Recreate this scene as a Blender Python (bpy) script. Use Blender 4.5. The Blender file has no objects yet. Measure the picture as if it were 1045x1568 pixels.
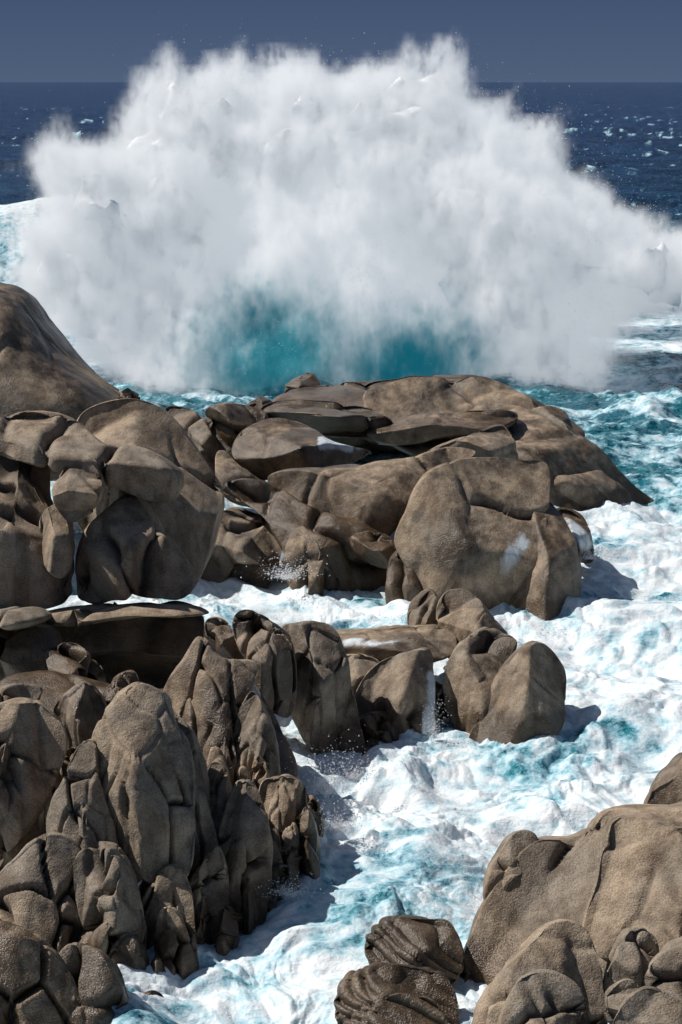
import bpy, math, random
import numpy as np
from mathutils import Vector
random.seed(3); rng=np.random.default_rng(7)
S=bpy.context.scene
S.view_settings.view_transform='Standard'; S.view_settings.look='None'; S.view_settings.exposure=0
# ---------------- camera on the cliff, 12 m above the sea
H=12.0; FPX=2830.0; TH=math.radians(13.11)
cam=bpy.data.cameras.new("camera"); co=bpy.data.objects.new("camera",cam); S.collection.objects.link(co)
co.location=(0,0,H); co.rotation_euler=(math.radians(90)-TH,0,0)
cam.sensor_fit='VERTICAL'; cam.sensor_height=24; cam.lens=24*FPX/1568; cam.clip_end=60000; cam.clip_start=0.5
S.camera=co
FW=np.array([0,math.cos(TH),-math.sin(TH)]); UP=np.array([0,math.sin(TH),math.cos(TH)]); RT=np.array([1.,0,0]); O=np.array([0,0,H])
def site(px,py,d):   # survey: photo measurement + distance -> world position in metres
    return O+RT*((px-522.5)*d/FPX)+UP*(-(py-784)*d/FPX)+FW*d
# ---------------- light
sv=Vector((-0.62,0.19,0.74)).normalized()
sl=bpy.data.lights.new("sun",'SUN'); sl.energy=5.0; sl.angle=math.radians(0.5); sl.color=(1,0.95,0.88)
so=bpy.data.objects.new("sun",sl); S.collection.objects.link(so); so.rotation_euler=sv.to_track_quat('Z','Y').to_euler(); so.location=(-30,20,60)
w=bpy.data.worlds.new("World"); S.world=w; w.use_nodes=True; nt=w.node_tree; nt.nodes.clear()
def N(nt,t,**k):
    n=nt.nodes.new(t)
    for a,b in k.items(): setattr(n,a,b)
    return n
sky=N(nt,'ShaderNodeTexSky',sky_type='NISHITA',sun_disc=False,sun_elevation=math.asin(sv.z),sun_rotation=math.atan2(sv.x,sv.y)%(2*math.pi))
b1=N(nt,'ShaderNodeBackground'); b1.inputs[1].default_value=0.05; nt.links.new(sky.outputs[0],b1.inputs[0])
tc=N(nt,'ShaderNodeTexCoord'); sp=N(nt,'ShaderNodeSeparateXYZ'); nt.links.new(tc.outputs['Generated'],sp.inputs[0])
cr=N(nt,'ShaderNodeValToRGB'); nt.links.new(sp.outputs[2],cr.inputs[0])
cr.color_ramp.elements[0].position=0.0; cr.color_ramp.elements[0].color=(.080,.118,.200,1)
cr.color_ramp.elements[1].position=0.05; cr.color_ramp.elements[1].color=(.050,.083,.165,1)
b2=N(nt,'ShaderNodeBackground'); nt.links.new(cr.outputs[0],b2.inputs[0])
mr=N(nt,'ShaderNodeMapRange',interpolation_type='SMOOTHSTEP'); nt.links.new(sp.outputs[2],mr.inputs[0]); mr.inputs[1].default_value=.08; mr.inputs[2].default_value=.4
mx=N(nt,'ShaderNodeMixShader'); nt.links.new(mr.outputs[0],mx.inputs[0]); nt.links.new(b2.outputs[0],mx.inputs[1]); nt.links.new(b1.outputs[0],mx.inputs[2])
wo=N(nt,'ShaderNodeOutputWorld'); nt.links.new(mx.outputs[0],wo.inputs[0])
# ---------------- noise
PT=rng.permutation(256).astype(np.int32); PT=np.concatenate([PT,PT,PT])
G=rng.normal(size=(256,3)).astype(np.float32); G/=np.linalg.norm(G,axis=1)[:,None]
def perlin(p):
    p=np.asarray(p,dtype=np.float32); sh=p.shape[:-1]; p=p.reshape(-1,3)
    i=np.floor(p).astype(np.int32); f=p-i; i&=255; u=f*f*f*(f*(f*6-15)+10)
    out=0
    for a in (0,1):
        wa=u[:,0] if a else 1-u[:,0]; ha=PT[(i[:,0]+a)&255]
        for b in (0,1):
            wb=wa*(u[:,1] if b else 1-u[:,1]); hb=PT[ha+((i[:,1]+b)&255)]
            for c in (0,1):
                wc=wb*(u[:,2] if c else 1-u[:,2])
                g=G[PT[hb+((i[:,2]+c)&255)]]
                out=out+wc*(g[:,0]*(f[:,0]-a)+g[:,1]*(f[:,1]-b)+g[:,2]*(f[:,2]-c))
    return (out*1.6).reshape(sh)
def fbm(p,o=4,g=.5,kind=0):
    s=0;a=1.;t=0
    for k in range(o):
        n=perlin(p*(2.03**k)+k*17.3)
        if kind==1: n=np.abs(n)*2-.5
        if kind==2: n=.5-np.abs(n)*2
        s=s+a*n; t+=a; a*=g
    return s/t
def sst(a,b,x):
    t=np.clip((x-a)/(b-a),0,1); return t*t*(3-2*t)
# ---------------- mesh helper
def make(name,V,Fc,mat,attrs={},smooth=True,parent=None):
    me=bpy.data.meshes.new(name); V=np.asarray(V,dtype=np.float32); Fc=np.asarray(Fc,dtype=np.int32)
    k=Fc.shape[1]
    me.vertices.add(len(V)); me.vertices.foreach_set('co',V.ravel())
    me.loops.add(Fc.size); me.loops.foreach_set('vertex_index',Fc.ravel())
    me.polygons.add(len(Fc)); me.polygons.foreach_set('loop_start',np.arange(0,Fc.size,k,dtype=np.int32)); me.polygons.foreach_set('loop_total',np.full(len(Fc),k,dtype=np.int32))
    me.polygons.foreach_set('use_smooth',np.full(len(Fc),smooth,dtype=bool))
    me.update(calc_edges=True)
    for n,v in attrs.items():
        a=me.attributes.new(n,'FLOAT','POINT'); a.data.foreach_set('value',np.asarray(v,dtype=np.float32))
    me.materials.append(mat)
    ob=bpy.data.objects.new(name,me); S.collection.objects.link(ob)
    if parent: ob.parent=parent
    return ob
def resample(pts,n):
    P=np.array(pts,float); m=len(P); out=[]
    for i in range(m):
        p0,p1,p2,p3=P[i-1],P[i],P[(i+1)%m],P[(i+2)%m]
        t=np.linspace(0,1,24,endpoint=False)[:,None]
        out.append(.5*((2*p1)+(-p0+p2)*t+(2*p0-5*p1+4*p2-p3)*t*t+(-p0+3*p1-3*p2+p3)*t**3))
    Q=np.vstack(out); L=np.r_[0,np.cumsum(np.linalg.norm(np.roll(Q,-1,0)-Q,axis=1))]
    s=np.linspace(0,L[-1],n,endpoint=False); Qc=np.vstack([Q,Q[:1]])
    return np.c_[np.interp(s,L,Qc[:,0]),np.interp(s,L,Qc[:,1])]
def lobe(pts,d,t,lean=.4,e=.6,nu=190,nv=110,c=None,facets=7,fk=36.):
    Q=resample(pts,nu); c=Q.mean(0) if c is None else np.array(c,float)
    ph=np.linspace(-math.pi/2,math.pi/2,nv)
    r=np.clip(np.cos(ph),1e-4,1)**e
    px=c[0]+(Q[None,:,0]-c[0])*r[:,None]; py=c[1]+(Q[None,:,1]-c[1])*r[:,None]
    up=-(py-784)*d/FPX; upc=-(c[1]-784)*d/FPX
    dl=np.sign(np.sin(ph))[:,None]*np.abs(np.sin(ph))[:,None]**.9*np.ones_like(px)   # -1 front .. 1 back
    if facets:
        a=(px-c[0])/(np.abs(Q[:,0]-c[0]).max()); b=-(py-c[1])/(np.abs(Q[:,1]-c[1]).max())
        fr=[dl*fk]
        for k in range(facets):
            th=2*math.pi*(k+rng.random()*.8)/facets; sl_=rng.uniform(.35,1.15)
            h=rng.uniform(.58,.92)
            fr.append((-(h)+sl_*(a*math.cos(th)+b*math.sin(th)))*fk)
        M=np.max(fr,0); sm=(M+np.log(sum(np.exp(x-M) for x in fr)))/fk
        dl=np.where(dl<0,np.minimum(np.maximum(sm,dl),0),dl)
    dep=d+t*dl+lean*(up-upc)
    P=O+RT*((px-522.5)*d/FPX)[...,None]+UP*up[...,None]+FW*dep[...,None]
    du=np.roll(P,-1,1)-np.roll(P,1,1); dv=np.gradient(P,axis=0)
    n=np.cross(du,dv); n/=np.linalg.norm(n,axis=-1)[...,None]+1e-9
    ctr=P.mean((0,1)); 
    if ((P-ctr)*n).sum()<0: n=-n
    n[0]=n[1].mean(0); n[-1]=n[-2].mean(0)
    idx=np.arange(nu*nv).reshape(nv,nu); a=idx[:-1]; b=np.roll(idx,-1,1)[:-1]; cc=np.roll(idx,-1,1)[1:]; dd=idx[1:]
    F=np.stack([a,b,cc,dd],-1).reshape(-1,4)
    return P.reshape(-1,3),n.reshape(-1,3),F
# ---------------- materials
def mat(name):
    m=bpy.data.materials.new(name); m.use_nodes=True; m.node_tree.nodes.clear(); return m,m.node_tree
def mixc(nt,f,a,b,bt='MIX'):
    n=N(nt,'ShaderNodeMix',data_type='RGBA',blend_type=bt)
    for i,v in ((0,f),(6,a),(7,b)):
        if isinstance(v,(int,float)): n.inputs[i].default_value=v
        elif isinstance(v,tuple): n.inputs[i].default_value=(*v,1)
        else: nt.links.new(v,n.inputs[i])
    return n.outputs[2]
def noise(nt,vec,sc,det=4,ro=.55):
    n=N(nt,'ShaderNodeTexNoise'); n.inputs['Scale'].default_value=sc; n.inputs['Detail'].default_value=det; n.inputs['Roughness'].default_value=ro
    nt.links.new(vec,n.inputs['Vector']); return n.outputs['Fac']
def ramp(nt,v,a,b,c=0.,d=1.):
    n=N(nt,'ShaderNodeMapRange',interpolation_type='SMOOTHSTEP'); nt.links.new(v,n.inputs[0])
    for i,x in enumerate((a,b,c,d)): n.inputs[i+1].default_value=x
    return n.outputs[0]
def math_(nt,op,a,b):
    n=N(nt,'ShaderNodeMath',operation=op)
    for i,v in enumerate((a,b)):
        if isinstance(v,(int,float)): n.inputs[i].default_value=v
        else: nt.links.new(v,n.inputs[i])
    return n.outputs[0]
def attr(nt,n): a=N(nt,'ShaderNodeAttribute',attribute_name=n); return a.outputs['Fac']
def bump(nt,h,st,dist,nrm=None):
    b=N(nt,'ShaderNodeBump'); b.inputs['Distance'].default_value=dist; nt.links.new(h,b.inputs['Height'])
    if isinstance(st,float): b.inputs['Strength'].default_value=st
    else: nt.links.new(st,b.inputs['Strength'])
    if nrm: nt.links.new(nrm,b.inputs['Normal'])
    return b.outputs[0]
rock,nt=mat("granite")
tc=N(nt,'ShaderNodeTexCoord').outputs['Object']
big=noise(nt,tc,.6,3); mid=noise(nt,tc,3.5,4,.65); fine=noise(nt,tc,38,2,.7); vf=noise(nt,tc,110,1,.6)
mpv=N(nt,'ShaderNodeMapping'); nt.links.new(tc,mpv.inputs[0]); mpv.inputs['Scale'].default_value=(2.5,2.5,.5); strk=noise(nt,mpv.outputs[0],1.,4,.65)
c=mixc(nt,ramp(nt,big,.38,.62),(.43,.33,.23),(.30,.25,.195))
c=mixc(nt,ramp(nt,mid,.35,.7),c,mixc(nt,1.,c,(.66,.62,.59),'MULTIPLY'))
c=mixc(nt,ramp(nt,strk,.42,.66),c,mixc(nt,1.,c,(.52,.48,.44),'MULTIPLY'))
c=mixc(nt,ramp(nt,fine,.42,.6),c,mixc(nt,1.,c,(.68,.68,.68),'MULTIPLY'))
c=mixc(nt,ramp(nt,vf,.56,.7),c,mixc(nt,.4,c,(.54,.46,.37)))
wet_shade=attr(nt,'wet_shade'); crev_shade=attr(nt,'crev_shade'); run=attr(nt,'run')
wt=ramp(nt,math_(nt,'ADD',wet_shade,math_(nt,'ADD',math_(nt,'MULTIPLY',math_(nt,'SUBTRACT',mid,.5),.7),math_(nt,'MULTIPLY',math_(nt,'SUBTRACT',big,.5),1.2))),.3,.85)
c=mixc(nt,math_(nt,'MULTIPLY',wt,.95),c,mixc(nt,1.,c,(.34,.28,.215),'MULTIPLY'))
c=mixc(nt,math_(nt,'MULTIPLY',crev_shade,.9),c,(.022,.018,.014))  # near-black painted into the cracks to deepen their shade
rn=ramp(nt,math_(nt,'ADD',math_(nt,'MULTIPLY',run,1.3),math_(nt,'MULTIPLY',math_(nt,'SUBTRACT',strk,.5),2.6)),.5,1.25)
c=mixc(nt,rn,c,(.62,.68,.72))
p=N(nt,'ShaderNodeBsdfPrincipled'); nt.links.new(c,p.inputs['Base Color'])
nt.links.new(ramp(nt,wt,0,1,.85,.33),p.inputs['Roughness'])
b_=bump(nt,mid,.5,.07); b_=bump(nt,fine,.65,.03,b_); nt.links.new(b_,p.inputs['Normal'])
o=N(nt,'ShaderNodeOutputMaterial'); nt.links.new(p.outputs[0],o.inputs[0])

seam,nt=mat("sea_water")
tc=N(nt,'ShaderNodeTexCoord').outputs['Object']; foam=attr(nt,'foam'); teal=attr(nt,'teal')
mp=N(nt,'ShaderNodeMapping'); nt.links.new(tc,mp.inputs[0]); mp.inputs['Scale'].default_value=(.5,1.2,1)
n1=noise(nt,mp.outputs[0],.9,5,.62); n2=noise(nt,tc,2.6,6,.72); n3=noise(nt,tc,16,3,.6); n0=noise(nt,mp.outputs[0],.14,5,.7)
wc=mixc(nt,ramp(nt,n0,.4,.65),(.003,.012,.045),(.014,.045,.12))  # darker and lighter blues painted in for wave shading on open water
wc=mixc(nt,teal,wc,(.015,.17,.22))
ff=math_(nt,'ADD',foam,math_(nt,'MULTIPLY',math_(nt,'SUBTRACT',n2,.5),2.2))
fm=ramp(nt,ff,.1,.7)
fc=mixc(nt,ramp(nt,ff,.35,1.2),(.28,.52,.62),(.79,.83,.86))
c=mixc(nt,fm,wc,fc)
p=N(nt,'ShaderNodeBsdfPrincipled'); nt.links.new(c,p.inputs['Base Color']); nt.links.new(ramp(nt,fm,0,1,.12,.5),p.inputs['Roughness']); p.inputs['IOR'].default_value=1.33
p.inputs['Specular IOR Level'].default_value=.35
b_=bump(nt,n1,ramp(nt,fm,0,1,.8,.15),1.0); b_=bump(nt,n2,.55,.08,b_); b_=bump(nt,n3,.45,.03,b_); nt.links.new(b_,p.inputs['Normal'])
o=N(nt,'ShaderNodeOutputMaterial'); nt.links.new(p.outputs[0],o.inputs[0])

TC=[(site(405,540,74),2.2,.8),(site(640,555,74),2.0,.7),(site(470,430,73),1.6,.4),(site(530,600,73),2.6,.7)]
def spraymat(name,tr,base=(.93,.94,.95),blobs=False):
    m,nt=mat(name); tcn=N(nt,'ShaderNodeTexCoord').outputs['Object']
    if blobs:
        n=noise(nt,tcn,.45,3,.5); te=None
        for c_,s_,a_ in TC:
            v=N(nt,'ShaderNodeVectorMath',operation='SUBTRACT'); nt.links.new(tcn,v.inputs[0]); v.inputs[1].default_value=tuple(c_)
            v2=N(nt,'ShaderNodeVectorMath',operation='MULTIPLY'); nt.links.new(v.outputs[0],v2.inputs[0]); v2.inputs[1].default_value=(1/s_,.15/s_,1/s_)
            l=N(nt,'ShaderNodeVectorMath',operation='LENGTH'); nt.links.new(v2.outputs[0],l.inputs[0])
            b=ramp(nt,l.outputs['Value'],.2,2.3,a_,0.); te=b if te is None else math_(nt,'MAXIMUM',te,b)
        tt=math_(nt,'ADD',te,math_(nt,'MULTIPLY',math_(nt,'SUBTRACT',n,.5),.4))
        c=mixc(nt,ramp(nt,tt,.05,.6),base,(.16,.58,.68)); c=mixc(nt,ramp(nt,tt,.45,1.0),c,(.008,.17,.22))
    else: c=mixc(nt,0.,base,base)
    d=N(nt,'ShaderNodeBsdfDiffuse'); t=N(nt,'ShaderNodeBsdfTranslucent'); nt.links.new(c,d.inputs[0]); nt.links.new(c,t.inputs[0])
    mx=N(nt,'ShaderNodeMixShader'); mx.inputs[0].default_value=tr
    nt.links.new(d.outputs[0],mx.inputs[1]); nt.links.new(t.outputs[0],mx.inputs[2])
    o=N(nt,'ShaderNodeOutputMaterial'); nt.links.new(mx.outputs[0],o.inputs[0]); return m
spray=spraymat("spray_foam",.1,blobs=True); drops=spraymat("spray_drops",.5,(.97,.97,.98))
# ---------------- rocks
def segdist(P,a,b):
    ab=b-a; t=np.clip(((P-a)@ab)/(ab@ab),0,1); v=P-(a+t[:,None]*ab)
    f=v@FW; v=v-.75*f[:,None]*FW
    return np.linalg.norm(v,axis=1)
def rocks(name,lobes,amp=1.,wet_shade=0.,stretch=.35,fs=1.,pil=.12,cell=1.5,runs=(),rib=None):
    Vs=[];Fs=[];W=[];C=[];R=[];o=0
    for L in lobes:
        pts,d,t=L[:3]; kw=L[3] if len(L)>3 else {}
        kw=dict(kw); lw=kw.pop('wet_shade',wet_shade); la=kw.pop('amp',amp); pl=kw.pop('pil',pil); ce=kw.pop('cell',cell)
        P,n,F=lobe(pts,d,t,**kw)
        off=rng.uniform(0,50)
        sc=np.array([1,1,stretch]); q=P*sc
        w0=np.stack([perlin(P*.9/fs+9),perlin(P*.9/fs+31),perlin(P*.9/fs+57)],-1); warp=w0*.22*fs
        qq=q+warp; lo=q.min(0)-.2; hi=q.max(0)+.2
        K=int(np.clip(2.2*(hi[0]-lo[0])*(hi[2]-lo[2])/(ce*ce)+3,3,60))
        st=q[rng.integers(0,len(q),K)]; hh=rng.uniform(-1,1,K)
        f1=np.full(len(q),9e9);f2=np.full(len(q),9e9)
        for s_ in st:
            dd_=np.linalg.norm(qq-s_,axis=1); f2=np.minimum(f2,np.maximum(f1,dd_)); f1=np.minimum(f1,dd_)
        e_=(f2-f1)/(ce*.5)
        msk=.2+.8*sst(-.25,.2,perlin(P*.5/fs+off+3))
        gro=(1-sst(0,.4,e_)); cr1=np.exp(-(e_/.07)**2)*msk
        fine=fbm(P*2.2/fs,4,.5)
        dd=fbm(P*.6/fs+off,2)*.17+fbm(q*1.2/fs+off,2)*.07+fine*.045
        D_=dd*la*fs-(gro**2*pl+cr1*pl*.7)*msk
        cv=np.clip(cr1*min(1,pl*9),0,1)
        if rib:
            dv,spc,am=rib; ph=(P@np.array(dv)+(w0@np.array([.5,.3,.4]))*spc*1.6+off)/spc
            s_=np.abs(np.sin(math.pi*ph)); m2=.6+.4*sst(-.3,.15,perlin(P*.45/fs+off+13))
            D_=D_+am*(s_**.7-.75)*m2; cv=np.maximum(cv,np.exp(-(s_/.2)**2)*m2*.9)
        P=P+n*D_[:,None]
        Vs.append(P);Fs.append(F+o);o+=len(P)
        C.append(cv)
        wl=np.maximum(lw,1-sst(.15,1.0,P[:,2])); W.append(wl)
        rr=np.zeros(len(P))
        for (a,b,w_) in runs: rr=np.maximum(rr,1-sst(.3,1.,segdist(P,site(*a),site(*b))/w_))
        R.append(rr)
    return make(name,np.vstack(Vs),np.vstack(Fs),rock,{'wet_shade':np.concatenate(W),'crev_shade':np.concatenate(C),'run':np.concatenate(R)})
A=[
([(560,602),(620,572),(700,570),(770,580),(840,625),(900,680),(960,740),(1012,790),(960,815),(880,800),(800,770),(700,720),(600,680)],56,4.5,dict(lean=.8,wet_shade=.6,pil=.1)),
([(400,640),(450,592),(520,580),(600,574),(650,568),(760,580),(870,640),(880,680),(760,700),(560,690),(430,680)],60,4,dict(lean=1.,wet_shade=.95)),
([(555,665),(600,640),(700,628),(790,632),(770,655),(690,672),(600,682)],54.5,2,dict(wet_shade=.8,facets=3)),
([(250,625),(280,622),(310,640),(345,690),(410,745),(340,745),(290,700),(255,680)],52,2,dict(wet_shade=.5)),
([(315,628),(350,620),(402,632),(398,652),(350,694),(322,670)],51.5,1.6,dict(wet_shade=.7)),
([(355,690),(370,655),(420,640),(470,650),(510,680),(570,690),(520,718),(440,734),(400,735),(365,712)],50,2.2,dict(wet_shade=.8,lean=.8,pil=.05)),
([(400,618),(460,610),(540,615),(600,640),(610,670),(500,668),(400,650)],54,2.5,dict(wet_shade=.8,lean=.9)),
([(378,618),(398,603),(425,622),(420,640),(385,640)],56,1,dict(wet_shade=.9)),
([(735,655),(772,648),(792,682),(785,712),(700,705),(655,692),(700,668)],50.5,1.6,dict(wet_shade=.4)),
([(440,585),(475,570),(490,590),(470,615),(440,610)],62,1.5,dict(wet_shade=1.)),
([(780,700),(860,650),(920,720),(960,760),(940,800),(860,790),(800,760)],54.5,2.5,dict(wet_shade=.4,lean=.8,pil=.05)),
([(800,640),(830,622),(865,632),(872,665),(830,660)],58,1.4,dict(wet_shade=.9)),
]
rocks("wave_washed_rock_shelf",A,amp=.6,fs=1.5,stretch=1.2,cell=2.8,pil=.13,runs=[((500,676,49),(600,682,49),.4),((600,682,49),(700,662,50),.3),((590,640,52),(640,668,51),.25),((440,650,49),(500,690,48.5),.15)])
B=[
([(410,738),(430,722),(520,715),(620,704),(700,684),(732,690),(705,712),(655,735),(610,800),(560,835),(500,805),(440,772)],47,2.2,dict(lean=.8,wet_shade=.65,pil=.06)),
([(618,785),(650,722),(720,700),(800,703),(842,712),(838,790),(815,880),(770,960),(700,985),(640,940),(620,870),(602,830)],44,2.2,dict(lean=.25,wet_shade=.55,amp=.6,facets=4,pil=.12)),
([(780,870),(820,780),(850,765),(885,835),(888,915),(850,960),(780,965)],43.6,1.6,dict(wet_shade=.7,pil=.08,facets=4)),
([(335,742),(400,738),(470,772),(560,800),(612,850),(640,930),(600,950),(520,940),(450,865),(400,790)],46,1.8,dict(wet_shade=.95)),
([(305,880),(340,782),(400,782),(452,795),(458,832),(425,868),(400,910),(320,915)],46,1.8,dict(wet_shade=.5)),
([(428,866),(460,806),(500,850),(524,905),(520,945),(470,930)],44.8,1.,dict(wet_shade=.6)),
([(595,860),(628,838),(658,880),(660,930),(600,940)],43.6,1.,dict(wet_shade=.8)),
([(335,690),(400,735),(500,768),(520,800),(400,778),(340,755)],49,1.6,dict(wet_shade=.5)),
([(850,780),(890,783),(906,822),(905,860),(865,850)],46.5,1.2,dict(wet_shade=.9)),
([(540,825),(580,815),(612,840),(610,868),(560,860)],44.6,1.,dict(wet_shade=.95)),
]
rocks("central_granite_outcrop",B,fs=1.1,stretch=.6,amp=.75,cell=2.2,pil=.18,runs=[((838,722,43),(805,830,42),.3),((805,830,42),(755,930,41.6),.5),((870,788,45.5),(905,835,45.5),.4),((620,704,46),(540,722,45.5),.12),((430,850,44.5),(405,900,44.5),.25)])
C=[
([(505,975),(560,966),(640,960),(692,966),(690,1000),(600,1015),(530,1005)],37,1.5,dict(lean=1.2,wet_shade=.5,pil=.03)),
([(543,1065),(575,1020),(620,1002),(662,1000),(664,1080),(650,1140),(560,1150),(545,1110)],35.3,1.1,dict(wet_shade=.3)),
([(515,1015),(560,1002),(585,1020),(560,1070),(530,1070)],36,.9),
([(670,930),(690,905),(722,910),(760,950),(776,978),(740,1010),(690,1010),(672,970)],37.5,1,dict(wet_shade=.5)),
([(628,928),(658,905),(674,930),(674,975),(630,968)],38.5,.8,dict(wet_shade=.5)),
([(678,1045),(700,992),(738,966),(762,965),(792,982),(775,1020),(745,1080),(720,1130),(688,1100)],35.6,1,dict(wet_shade=.4)),
([(725,1110),(760,1040),(800,990),(830,984),(862,1015),(869,1050),(852,1115),(780,1150),(715,1150)],35,1.2,dict(wet_shade=.3)),
([(548,1105),(600,1093),(615,1120),(605,1150),(550,1145)],34.7,.6,dict(wet_shade=.9)),
([(600,1060),(640,1040),(690,1060),(700,1110),(690,1150),(640,1150)],36.2,.9,dict(wet_shade=.9)),
]
rocks("tide_boulders",C,fs=.7,stretch=.3,amp=.8,cell=1.1,pil=.13,runs=[((530,985,36),(600,978,36),.2),((600,978,36),(680,972,36),.18),((684,975,35.6),(672,1040,34.9),.22),((672,1040,34.9),(662,1120,34.6),.32)])
rocks("small_wet_boulder",[([(545,1148),(570,1132),(589,1150),(588,1180),(550,1180)],34,.5,dict(wet_shade=1.))],fs=.4)
D=[
([(-120,460),(-40,430),(10,432),(45,450),(85,505),(135,562),(190,604),(240,660),(200,720),(60,740),(-120,740)],49,4,dict(lean=.35,amp=.5,wet_shade=.6,facets=0,pil=.03)),  # wetness value here only darkens the dome, painting in its shade
([(-60,660),(-10,640),(40,625),(110,640),(165,680),(230,690),(280,730),(250,770),(120,730),(0,700)],37.2,1.4,dict(facets=3)),
([(100,700),(115,640),(150,615),(200,608),(250,628),(300,690),(339,748),(336,800),(316,870),(285,908),(200,900),(120,800)],39,2.8,dict(amp=.6,lean=.2,facets=5,pil=.08)),
([(180,600),(200,598),(215,610),(205,625)],42,.4),
([(125,830),(150,790),(190,750),(235,790),(270,840),(296,880),(280,912),(200,915),(130,918),(118,880)],36.4,1.4,dict(amp=.8)),
([(-60,690),(0,672),(35,662),(68,690),(80,760),(118,860),(118,918),(40,935),(-60,930)],36.3,1.3,dict(pil=.25)),
([(84,745),(100,712),(135,708),(158,740),(150,775),(115,800),(90,780)],35.9,.8,dict(amp=.8,facets=3)),
([(58,800),(80,770),(102,785),(118,840),(104,885),(70,860)],35.8,.8,dict(facets=3)),
([(-60,960),(0,945),(100,935),(230,930),(305,934),(322,955),(318,1020),(250,1060),(100,1070),(-60,1040)],36.9,1.1,dict(lean=-.25,wet_shade=1.3,amp=.5,facets=2)),  # high wetness value darkens the wall, painting in the overhang's shade
([(60,936),(150,926),(250,922),(308,928),(316,942),(220,944),(110,956),(70,952)],36.1,1.,dict(lean=1.2,wet_shade=.2,facets=0,amp=.3)),
([(-60,945),(0,934),(50,930),(78,944),(50,958),(0,966),(-60,972)],35.2,1.,dict(lean=1.,wet_shade=.2,facets=0,amp=.3)),
([(-60,975),(0,960),(60,955),(90,970),(110,1040),(60,1060),(-60,1060)],34.8,.8,dict(wet_shade=.9,lean=.1)),
([(70,1000),(110,985),(150,1010),(160,1060),(100,1070)],34.2,.8,dict(wet_shade=.8)),
([(-80,1100),(200,1090),(330,1070),(395,1110),(450,1200),(448,1290),(400,1380),(310,1455),(210,1560),(150,1640),(-80,1640)],29.6,.9,dict(wet_shade=1.3,lean=1.3,facets=0,pil=.1,cell=1.6)),
]
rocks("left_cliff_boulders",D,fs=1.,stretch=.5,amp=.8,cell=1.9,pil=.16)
E=[
([(250,1065),(282,1010),(305,975),(340,1008),(392,1018),(386,1060),(402,1110),(432,1180),(425,1240),(350,1210),(290,1110)],31.3,1.2,dict(wet_shade=.6)),
([(355,955),(378,934),(430,960),(452,1000),(448,1090),(410,1080),(372,1010)],33.5,.9,dict(wet_shade=.6)),
([(430,965),(460,955),(500,957),(522,985),(549,1090),(552,1160),(510,1180),(450,1100),(435,1010)],34.3,1,dict(wet_shade=.4,pil=.08,facets=3)),
([(315,950),(345,950),(378,1000),(340,1020),(318,990)],34,.6,dict(wet_shade=.7)),
([(360,1110),(385,1060),(410,1100),(432,1180),(440,1230),(390,1240),(362,1190)],30.6,.7,dict(wet_shade=.3)),
([(136,1145),(160,1090),(182,1062),(212,1050),(250,1072),(268,1110),(292,1165),(300,1250),(292,1330),(230,1340),(170,1270),(142,1200)],27.0,.9,dict(lean=.3,amp=1.)),
([(255,1112),(282,1108),(305,1150),(318,1200),(330,1290),(318,1340),(285,1300),(275,1200)],27.8,.6),
([(70,1260),(95,1190),(115,1145),(142,1140),(156,1200),(182,1280),(205,1360),(170,1400),(100,1350)],26.7,.7),
([(-60,1140),(-10,1085),(50,1078),(92,1112),(98,1160),(70,1220),(30,1290),(-60,1330)],27.4,1.),
([(-40,1075),(20,1052),(60,1055),(50,1080),(0,1115),(-40,1120)],28.6,.6),
([(80,1090),(105,1055),(135,1045),(162,1085),(150,1130),(95,1145)],30,.8,dict(wet_shade=.7)),
([(160,1050),(200,1030),(215,1060),(190,1100),(160,1110)],30.8,.6,dict(wet_shade=.9)),
([(-60,1400),(0,1340),(60,1290),(110,1300),(150,1380),(150,1480),(160,1600),(-60,1640)],25.8,1.1),
([(110,1330),(170,1300),(210,1370),(225,1450),(200,1540),(150,1480)],25.8,.8),
([(335,1290),(350,1220),(370,1195),(396,1212),(414,1290),(412,1390),(390,1440),(350,1460),(330,1390)],27.7,.6),
([(315,1180),(345,1175),(360,1230),(340,1330),(320,1380),(300,1300)],28.3,.6,dict(wet_shade=.6)),
([(395,1215),(420,1190),(448,1188),(470,1215),(462,1300),(430,1380),(405,1330)],29,.6,dict(wet_shade=.5)),
([(450,1230),(478,1220),(496,1250),(492,1290),(460,1340),(440,1330)],29.7,.6,dict(wet_shade=.8)),
([(280,1370),(310,1320),(335,1300),(350,1350),(345,1430),(330,1480),(290,1490)],27,.6),
([(205,1420),(225,1370),(260,1330),(290,1360),(300,1440),(300,1500),(240,1560),(210,1530)],26.2,.6),
([(240,1410),(262,1395),(290,1440),(310,1500),(280,1530),(240,1520)],25.9,.4),
([(150,1520),(175,1440),(205,1440),(230,1500),(230,1580),(160,1620)],25.4,.5),
([(400,1290),(425,1270),(440,1330),(430,1400),(400,1430),(385,1370)],28.3,.5,dict(wet_shade=.6)),
([(180,1560),(230,1520),(260,1560),(230,1620),(170,1620)],24.6,.5,dict(wet_shade=.9)),
([(-60,1440),(20,1425),(80,1455),(120,1520),(140,1640),(-60,1680)],23.9,.7,dict(wet_shade=.7)),
([(85,1480),(135,1455),(185,1500),(205,1580),(200,1680),(90,1680)],24.0,.6,dict(wet_shade=.6)),
]
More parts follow.
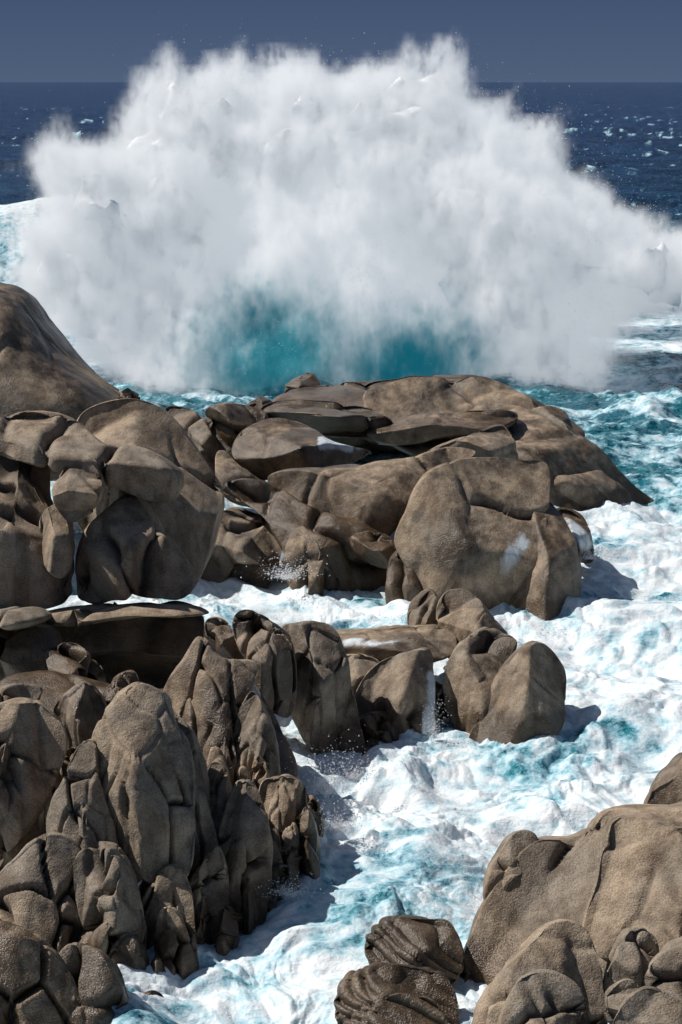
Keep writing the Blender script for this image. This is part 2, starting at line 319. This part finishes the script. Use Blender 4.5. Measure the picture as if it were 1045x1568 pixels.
# slender fins standing between the big pillars
fins=[(60,1120,60,190,.2),(120,1090,50,150,.5),(185,1110,40,120,.8),(225,1340,46,150,.1),(255,1250,40,170,.3),(305,1200,44,190,.3),(330,1150,40,150,.7),(345,1090,46,150,.6),
(300,1060,44,120,.8),(30,1200,70,220,.2),(95,1370,50,190,.2),(45,1390,60,220,.2),(140,1400,46,180,.3),(180,1380,40,160,.2),(265,1380,40,150,.2),(310,1370,36,120,.3),(365,1300,36,150,.2),
(385,1330,34,110,.4),(420,1290,34,120,.5),(445,1260,32,110,.5),(470,1235,34,110,.7),(430,1200,40,120,.4),(400,1160,44,130,.4),(375,1180,36,130,.4),(290,1430,34,110,.6),(240,1470,36,110,.5),(200,1470,40,130,.5),(110,1470,50,150,.4),
(20,1120,60,120,.4),(-10,1230,60,200,.3),(10,1330,60,170,.1),(150,1280,40,150,.2),(60,1480,60,140,.7),(350,1390,30,90,.6)]
for cx,yt,wd,hg,wt_ in fins:
    j=rng.uniform(-.12,.12); cy=yt+hg*.5
    dsurf=29.6+1.3*(-(cy-1320)*29.6/FPX)-1.25+rng.uniform(-.2,.2)
    E.append(([(cx-.08*wd+j*wd,yt),(cx+.22*wd+j*wd,yt+.07*hg),(cx+.42*wd,yt+.35*hg),(cx+.5*wd,yt+.7*hg),(cx+.42*wd,yt+hg),(cx-.42*wd,yt+hg),(cx-.5*wd,yt+.6*hg),(cx-.33*wd,yt+.2*hg)],dsurf,.55,dict(wet_shade=wt_,lean=.3,nu=120,nv=70,facets=4)))
rocks("fluted_granite_cliff",[(a[0],a[1],a[2],dict({'lean':.22,'nu':180,'nv':100},**(a[3] if len(a)>3 else {}))) for a in E],fs=.62,stretch=.16,amp=.9,cell=.55,pil=.17,wet_shade=.15)
Fr=[
([(680,1590),(700,1510),(720,1450),(760,1380),(830,1310),(900,1303),(960,1262),(1045,1258),(1150,1280),(1160,1650),(690,1680)],25.3,1.6,dict(lean=.6,amp=.7,pil=.1,cell=1.4)),
([(742,1390),(748,1330),(790,1282),(820,1282),(822,1310),(782,1365),(752,1420)],26.2,.5,dict(wet_shade=.2)),
([(890,1425),(915,1350),(935,1290),(960,1262),(1045,1257),(1150,1280),(1150,1470),(1000,1440),(930,1460)],24.7,1.1,dict(lean=.6,amp=.6,facets=3,pil=.05)),
([(985,1255),(1000,1212),(1030,1180),(1060,1155),(1150,1150),(1150,1290),(1000,1285)],28.5,.9,dict(wet_shade=.6)),
([(720,1600),(745,1530),(800,1462),(868,1425),(912,1448),(926,1520),(920,1620),(760,1660)],23,.8,dict(lean=.5,pil=.14)),
([(922,1510),(948,1445),(985,1424),(1012,1450),(1010,1500),(960,1530)],23.3,.5),
([(990,1500),(1020,1460),(1060,1440),(1150,1430),(1150,1580),(1020,1560)],22.8,.6),
([(925,1530),(960,1504),(985,1518),(980,1550),(935,1565)],22.4,.3),
([(940,1570),(975,1530),(1010,1522),(1060,1560),(1060,1640),(940,1640)],22,.4),
([(765,1590),(790,1512),(850,1500),(900,1540),(900,1640),(770,1640)],22.4,.5),
]
rocks("foreground_granite_rocks",Fr,fs=.6,stretch=.6,amp=.8,cell=1.1,pil=.1)
Gr=[
([(560,1445),(588,1418),(640,1413),(690,1420),(706,1450),(702,1490),(650,1520),(590,1510),(566,1475)],25.3,.6,dict(lean=.7,wet_shade=.7)),
([(512,1530),(560,1492),(630,1490),(690,1510),(700,1570),(640,1640),(540,1620)],24,.6,dict(lean=.6,wet_shade=.7)),
([(545,1600),(580,1540),(640,1530),(680,1560),(660,1640),(560,1650)],23.4,.4,dict(wet_shade=.7)),
]
rocks("ribbed_wet_rock",Gr,fs=.7,stretch=1.,amp=.6,cell=.9,pil=.03,rib=((.5,.1,.95),.17,.075))
# ---------------- sea
nr,nc=1050,1050
ang=np.radians(np.r_[np.linspace(40,29.5,40,endpoint=False),np.linspace(29.5,.35,nr-60,endpoint=False),np.geomspace(.35,.02,20)])
Yr=H/np.tan(ang); u=np.linspace(-1,1,nc); sx=.24*u+.9*u**7
X=Yr[:,None]*sx[None,:]; Y=np.repeat(Yr[:,None],nc,1)
def P3(x,y,z=0.): return np.stack([x,y,np.full_like(x,z)],-1)
near=1-sst(60,100,Y); far=sst(75,120,Y)
wx=fbm(P3(X*.12,Y*.12,3),3)*4; wy=fbm(P3(X*.12,Y*.12,9),3)*4
wx2=fbm(P3(X*.5,Y*.5,33),2)*1.2; wy2=fbm(P3(X*.5,Y*.5,39),2)*1.2
Z=near*(fbm(P3((X+wx)*.28,(Y+wy)*.28,1),3)*.85+fbm(P3((X+wx2)*.8,(Y+wy2)*.8,4),3,.5,1)*.2+fbm(P3((X+wx2)*3,(Y+wy2)*3,6),3,.6)*.06)
fade=1-sst(600,2500,Y)
ow=0
for L,a,dr in ((34,.55,.25),(19,.4,-.2),(11,.3,.5),(6.5,.16,-.5),(4,.1,.15)):
    ph=2*math.pi/L*((X+wx*1.5)*math.sin(dr)+(Y+wy*1.5)*math.cos(dr)); ow=ow+a*(1-2*np.abs(np.sin(ph/2)))*.9
Z+=far*fade*ow*np.clip(.6+fbm(P3(X*.02,Y*.02,2),2),.1,1.5)+far*fade*fbm(P3(X*.25,Y*.5,5),4)*.9
sw=np.exp(-((Y-108-fbm(P3(X*.1,Y*0,2),2)*3)/6.5)**2)*sst(-9,-16,X)
Z+=5.0*sw
cov=np.interp(Y,[14,24,30,38,45,50,56,62,74,85,110,125,140,165],[.76,.78,.83,.87,.88,.76,.5,.36,.5,.68,.75,.5,.12,-.08])
n=.5+fbm(P3((X+wx)*.22,(Y+wy)*.3,11),5,.6)*.9+fbm(P3((X+wx+wx2)*.7,(Y+wy+wy2)*1.1,12),4,.6,2)*.35
thr=.5+(.5-cov)*.95
foamv=sst(thr-.35,thr+.45,n)
cn=fbm(P3((X+wx*.5)*.3,(Y+wy)*.22,21),4,.62)+.35*fbm(P3(X*.02,Y*.02,2),2)+.0008*np.clip(X,-60,60)
th_=np.quantile(cn[(Y>150)&(Y<1200)],.95)
cap=sst(th_-.06,th_+.18,cn)*sst(110,150,Y)*(1-sst(500,1200,Y))
foamv=np.clip(np.maximum(foamv,cap*.75),0,1)
foamv=np.maximum(foamv,sst(.84,.98,sw+.14*fbm(P3(X*.8,Y*.8,2),3)))
teal=np.interp(Y,[14,60,90,130,180,400],[1,1,.85,.4,.1,.0]); teal=np.clip(teal*(.75+.9*fbm(P3(X*.15,Y*.15,8),3))+.9*sst(.15,.6,sw),0,1)
V=np.stack([X,Y,Z],-1).reshape(-1,3); idx=np.arange(nr*nc).reshape(nr,nc)
F=np.stack([idx[:-1,:-1],idx[:-1,1:],idx[1:,1:],idx[1:,:-1]],-1).reshape(-1,4)
make("sea",V,F,seam,{'foam':foamv.ravel(),'teal':teal.ravel()})
# ---------------- breaking wave spray : white water body wrapped in a faintly glowing fog volume
SP=[
([(10,430),(70,365),(92,340),(55,300),(70,235),(110,212),(190,208),(270,230),(340,330),(370,450),(340,570),(280,620),(200,610),(100,530)],78,4),
([(195,215),(183,170),(215,165),(205,120),(260,97),(340,108),(400,125),(430,200),(430,330),(330,350),(250,290)],81,4),
([(330,330),(380,170),(420,115),(450,92),(500,100),(560,88),(640,105),(700,125),(760,170),(792,230),(780,330),(690,400),(560,420),(430,420)],81,5),
([(400,340),(500,280),(600,310),(650,420),(680,520),(630,590),(540,600),(480,575),(430,470)],76,3.5),
([(580,290),(700,235),(790,240),(860,285),(930,315),(1000,375),(1080,400),(1060,450),(930,490),(890,600),(850,640),(780,600),(680,590),(620,450)],78,4.5),
([(190,620),(230,530),(300,480),(380,500),(445,570),(435,610),(330,640)],75,2.5),
([(300,350),(420,300),(520,420),(700,480),(700,590),(520,610),(400,600),(300,520)],79,3,),
([(820,420),(930,370),(1080,385),(1150,400),(1150,445),(1000,460),(880,520)],92,3),
]
MI=[([(600,150),(700,125),(790,180),(880,270),(1000,345),(1100,380),(1100,440),(940,460),(800,400),(680,300)],80,3.),
([(760,300),(900,300),(1020,360),(1100,395),(1060,450),(940,520),(880,620),(800,640),(740,500)],78,3.5)]
CORE=(0,1,2,4,6)
B0=site(470,640,77)
Vs=[];V2=[];Fs=[];F2=[];Ns=[];o=0;o2=0
for k,L in enumerate(SP+MI):
    P,n,F=lobe(L[0],L[1],L[2],lean=.15,e=.85,nu=420,nv=240,facets=0)
    off=rng.uniform(0,9)
    q=P-B0; r=np.linalg.norm(q,axis=1)[:,None]; rad=q/(r+1)*6.5+r*.09
    base=fbm(P*.2+off,3,.5)*1.05+fbm(P*.34+off,2,.4,1)*1.2
    f1_=fbm(rad+off,4,.55,1); f2_=fbm(P*.75+off,4,.6,1)
    dt=f1_*1.45+f2_*1.2+fbm(P*.35+off+7,3,.6)*.3
    V2.append(P+n*(base+dt-.1)[:,None]); F2.append(F+o2); o2+=len(P)
    Ns.append(n)
    if k in CORE: Vs.append(P+n*(base+f1_*.7+f2_*.6-1.6)[:,None]); Fs.append(F+o);o+=len(P)
SV=np.vstack(Vs);SV2=np.vstack(V2);SN=np.vstack(Ns);SF=np.vstack(Fs);SF2=np.vstack(F2)
fog,nt=mat("spray_fog")
vi=N(nt,'ShaderNodeVolumeInfo')
gp=N(nt,'ShaderNodeNewGeometry').outputs['Position']
mpf=N(nt,'ShaderNodeMapping'); nt.links.new(gp,mpf.inputs[0]); mpf.inputs['Scale'].default_value=(1.4,1.4,.85)
fn=noise(nt,mpf.outputs[0],1.1,2,.8)
dens=math_(nt,'MULTIPLY',vi.outputs['Density'],ramp(nt,fn,.40,.60,.3,4.6))
# green-blue solid water low in the heart of the burst tints the mist there
def ell(cx,cy,d,rx,ry,rz):
    v=N(nt,'ShaderNodeVectorMath',operation='SUBTRACT'); nt.links.new(gp,v.inputs[0]); v.inputs[1].default_value=tuple(site(cx,cy,d))
    v2=N(nt,'ShaderNodeVectorMath',operation='MULTIPLY'); nt.links.new(v.outputs[0],v2.inputs[0]); v2.inputs[1].default_value=(1/rx,1/ry,1/rz)
    l=N(nt,'ShaderNodeVectorMath',operation='LENGTH'); nt.links.new(v2.outputs[0],l.inputs[0]); return l.outputs['Value']
dist=math_(nt,'MINIMUM',ell(425,550,75,3.3,9,2.6),ell(625,565,75,3.2,9,2.1))
tt=ramp(nt,math_(nt,'ADD',dist,math_(nt,'MULTIPLY',math_(nt,'SUBTRACT',fn,.5),2.6)),.4,1.6,1.,0.)
tc1=mixc(nt,tt,(.98,.98,.98),(.12,.52,.60))
sc=N(nt,'ShaderNodeVolumeScatter'); nt.links.new(dens,sc.inputs['Density']); nt.links.new(tc1,sc.inputs['Color'])
ab_=N(nt,'ShaderNodeVolumeAbsorption'); nt.links.new(dens,ab_.inputs['Density']); nt.links.new(tc1,ab_.inputs['Color'])
em=N(nt,'ShaderNodeEmission'); nt.links.new(mixc(nt,tt,(.53,.58,.63),(.005,.13,.18)),em.inputs[0]); nt.links.new(math_(nt,'MULTIPLY',dens,.54),em.inputs[1])  # added glow in the mist, standing in for repeated light scattering
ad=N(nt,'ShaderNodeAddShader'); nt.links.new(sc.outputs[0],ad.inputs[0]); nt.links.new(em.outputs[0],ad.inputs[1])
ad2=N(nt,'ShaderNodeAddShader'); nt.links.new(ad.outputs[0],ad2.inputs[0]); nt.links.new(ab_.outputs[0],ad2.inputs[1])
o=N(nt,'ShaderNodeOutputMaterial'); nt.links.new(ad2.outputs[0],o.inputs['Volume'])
body=make("breaking_wave_spray",SV,SF,spray)
rm=body.modifiers.new("merge",'REMESH'); rm.mode='VOXEL'; rm.voxel_size=.18; rm.use_smooth_shade=True
sm_=body.modifiers.new("soften",'SMOOTH'); sm_.factor=.5; sm_.iterations=10
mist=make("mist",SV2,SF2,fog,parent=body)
gt=bpy.data.node_groups.new("spray_to_fog",'GeometryNodeTree')
gt.interface.new_socket("Geometry",in_out='INPUT',socket_type='NodeSocketGeometry'); gt.interface.new_socket("Geometry",in_out='OUTPUT',socket_type='NodeSocketGeometry')
gi=gt.nodes.new('NodeGroupInput'); go=gt.nodes.new('NodeGroupOutput'); mv=gt.nodes.new('GeometryNodeMeshToVolume'); sm=gt.nodes.new('GeometryNodeSetMaterial')
mv.resolution_mode='VOXEL_SIZE'; mv.inputs['Voxel Size'].default_value=.34; mv.inputs['Interior Band Width'].default_value=1.0; mv.inputs['Density'].default_value=1.
sm.inputs['Material'].default_value=fog
gt.links.new(gi.outputs[0],mv.inputs['Mesh']); gt.links.new(mv.outputs[0],sm.inputs[0]); gt.links.new(sm.outputs[0],go.inputs[0])
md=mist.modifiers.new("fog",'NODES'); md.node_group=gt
T=np.array([[1,1,1],[-1,-1,1],[-1,1,-1],[1,-1,-1]],float)
TF=np.array([[0,1,2],[0,3,1],[0,2,3],[1,3,2]])
def droplets(name,C,size,parent=None,te=None):
    m=len(C); R=rng.normal(size=(m,4,3))*.35+T[None]; V=(C[:,None]+R*size[:,None,None]).reshape(-1,3)
    F=(TF[None]+4*np.arange(m)[:,None,None]).reshape(-1,3)
    return make(name,V,F,drops,{},False,parent)
m=25000
cand=np.where((SN[:,2]>.2)|(SN[:,0]>.5))[0]
ii=rng.choice(cand,m)
edge=np.exp(fbm(SV2[ii]*.25+3,3)*2.2)
C_=SV2[ii]+SN[ii]*(rng.exponential(.2,m)*edge)[:,None]+rng.normal(size=(m,3))*.12+np.array([1,0,.25])*(rng.exponential(.35,m)*edge)[:,None]
droplets("spray_droplets",C_,.005+.010*rng.random(m)**3,body)
def burst(px,py,d,rx,rz,n,s=.012):
    c=site(px,py,d); a=rng.normal(size=(n,3))*np.array([rx,rx*.6,rz]); a[:,2]=np.abs(a[:,2])
    C=c+a*rng.random(n)[:,None]
    return C,s*(.3+1.2*rng.random(n)**4)
Cs=[];ss=[]
for a in ((440,885,44,.4,.3,2000,.009),(665,1130,34.6,.15,.5,1500,.006),(500,1215,31.,.35,.45,3000,.007),(540,1195,31.8,.3,.3,2000,.007),(900,855,46,.5,.25,1500,.009),(860,968,42,.7,.15,1800,.009),
 (520,1270,29.6,.3,.25,2000,.007),(640,950,41,.7,.12,1000,.009),(440,1370,27.6,.3,.15,2000,.006)):
    c1,s1=burst(*a); Cs.append(c1); ss.append(s1)
droplets("splash_droplets",np.vstack(Cs),np.concatenate(ss))
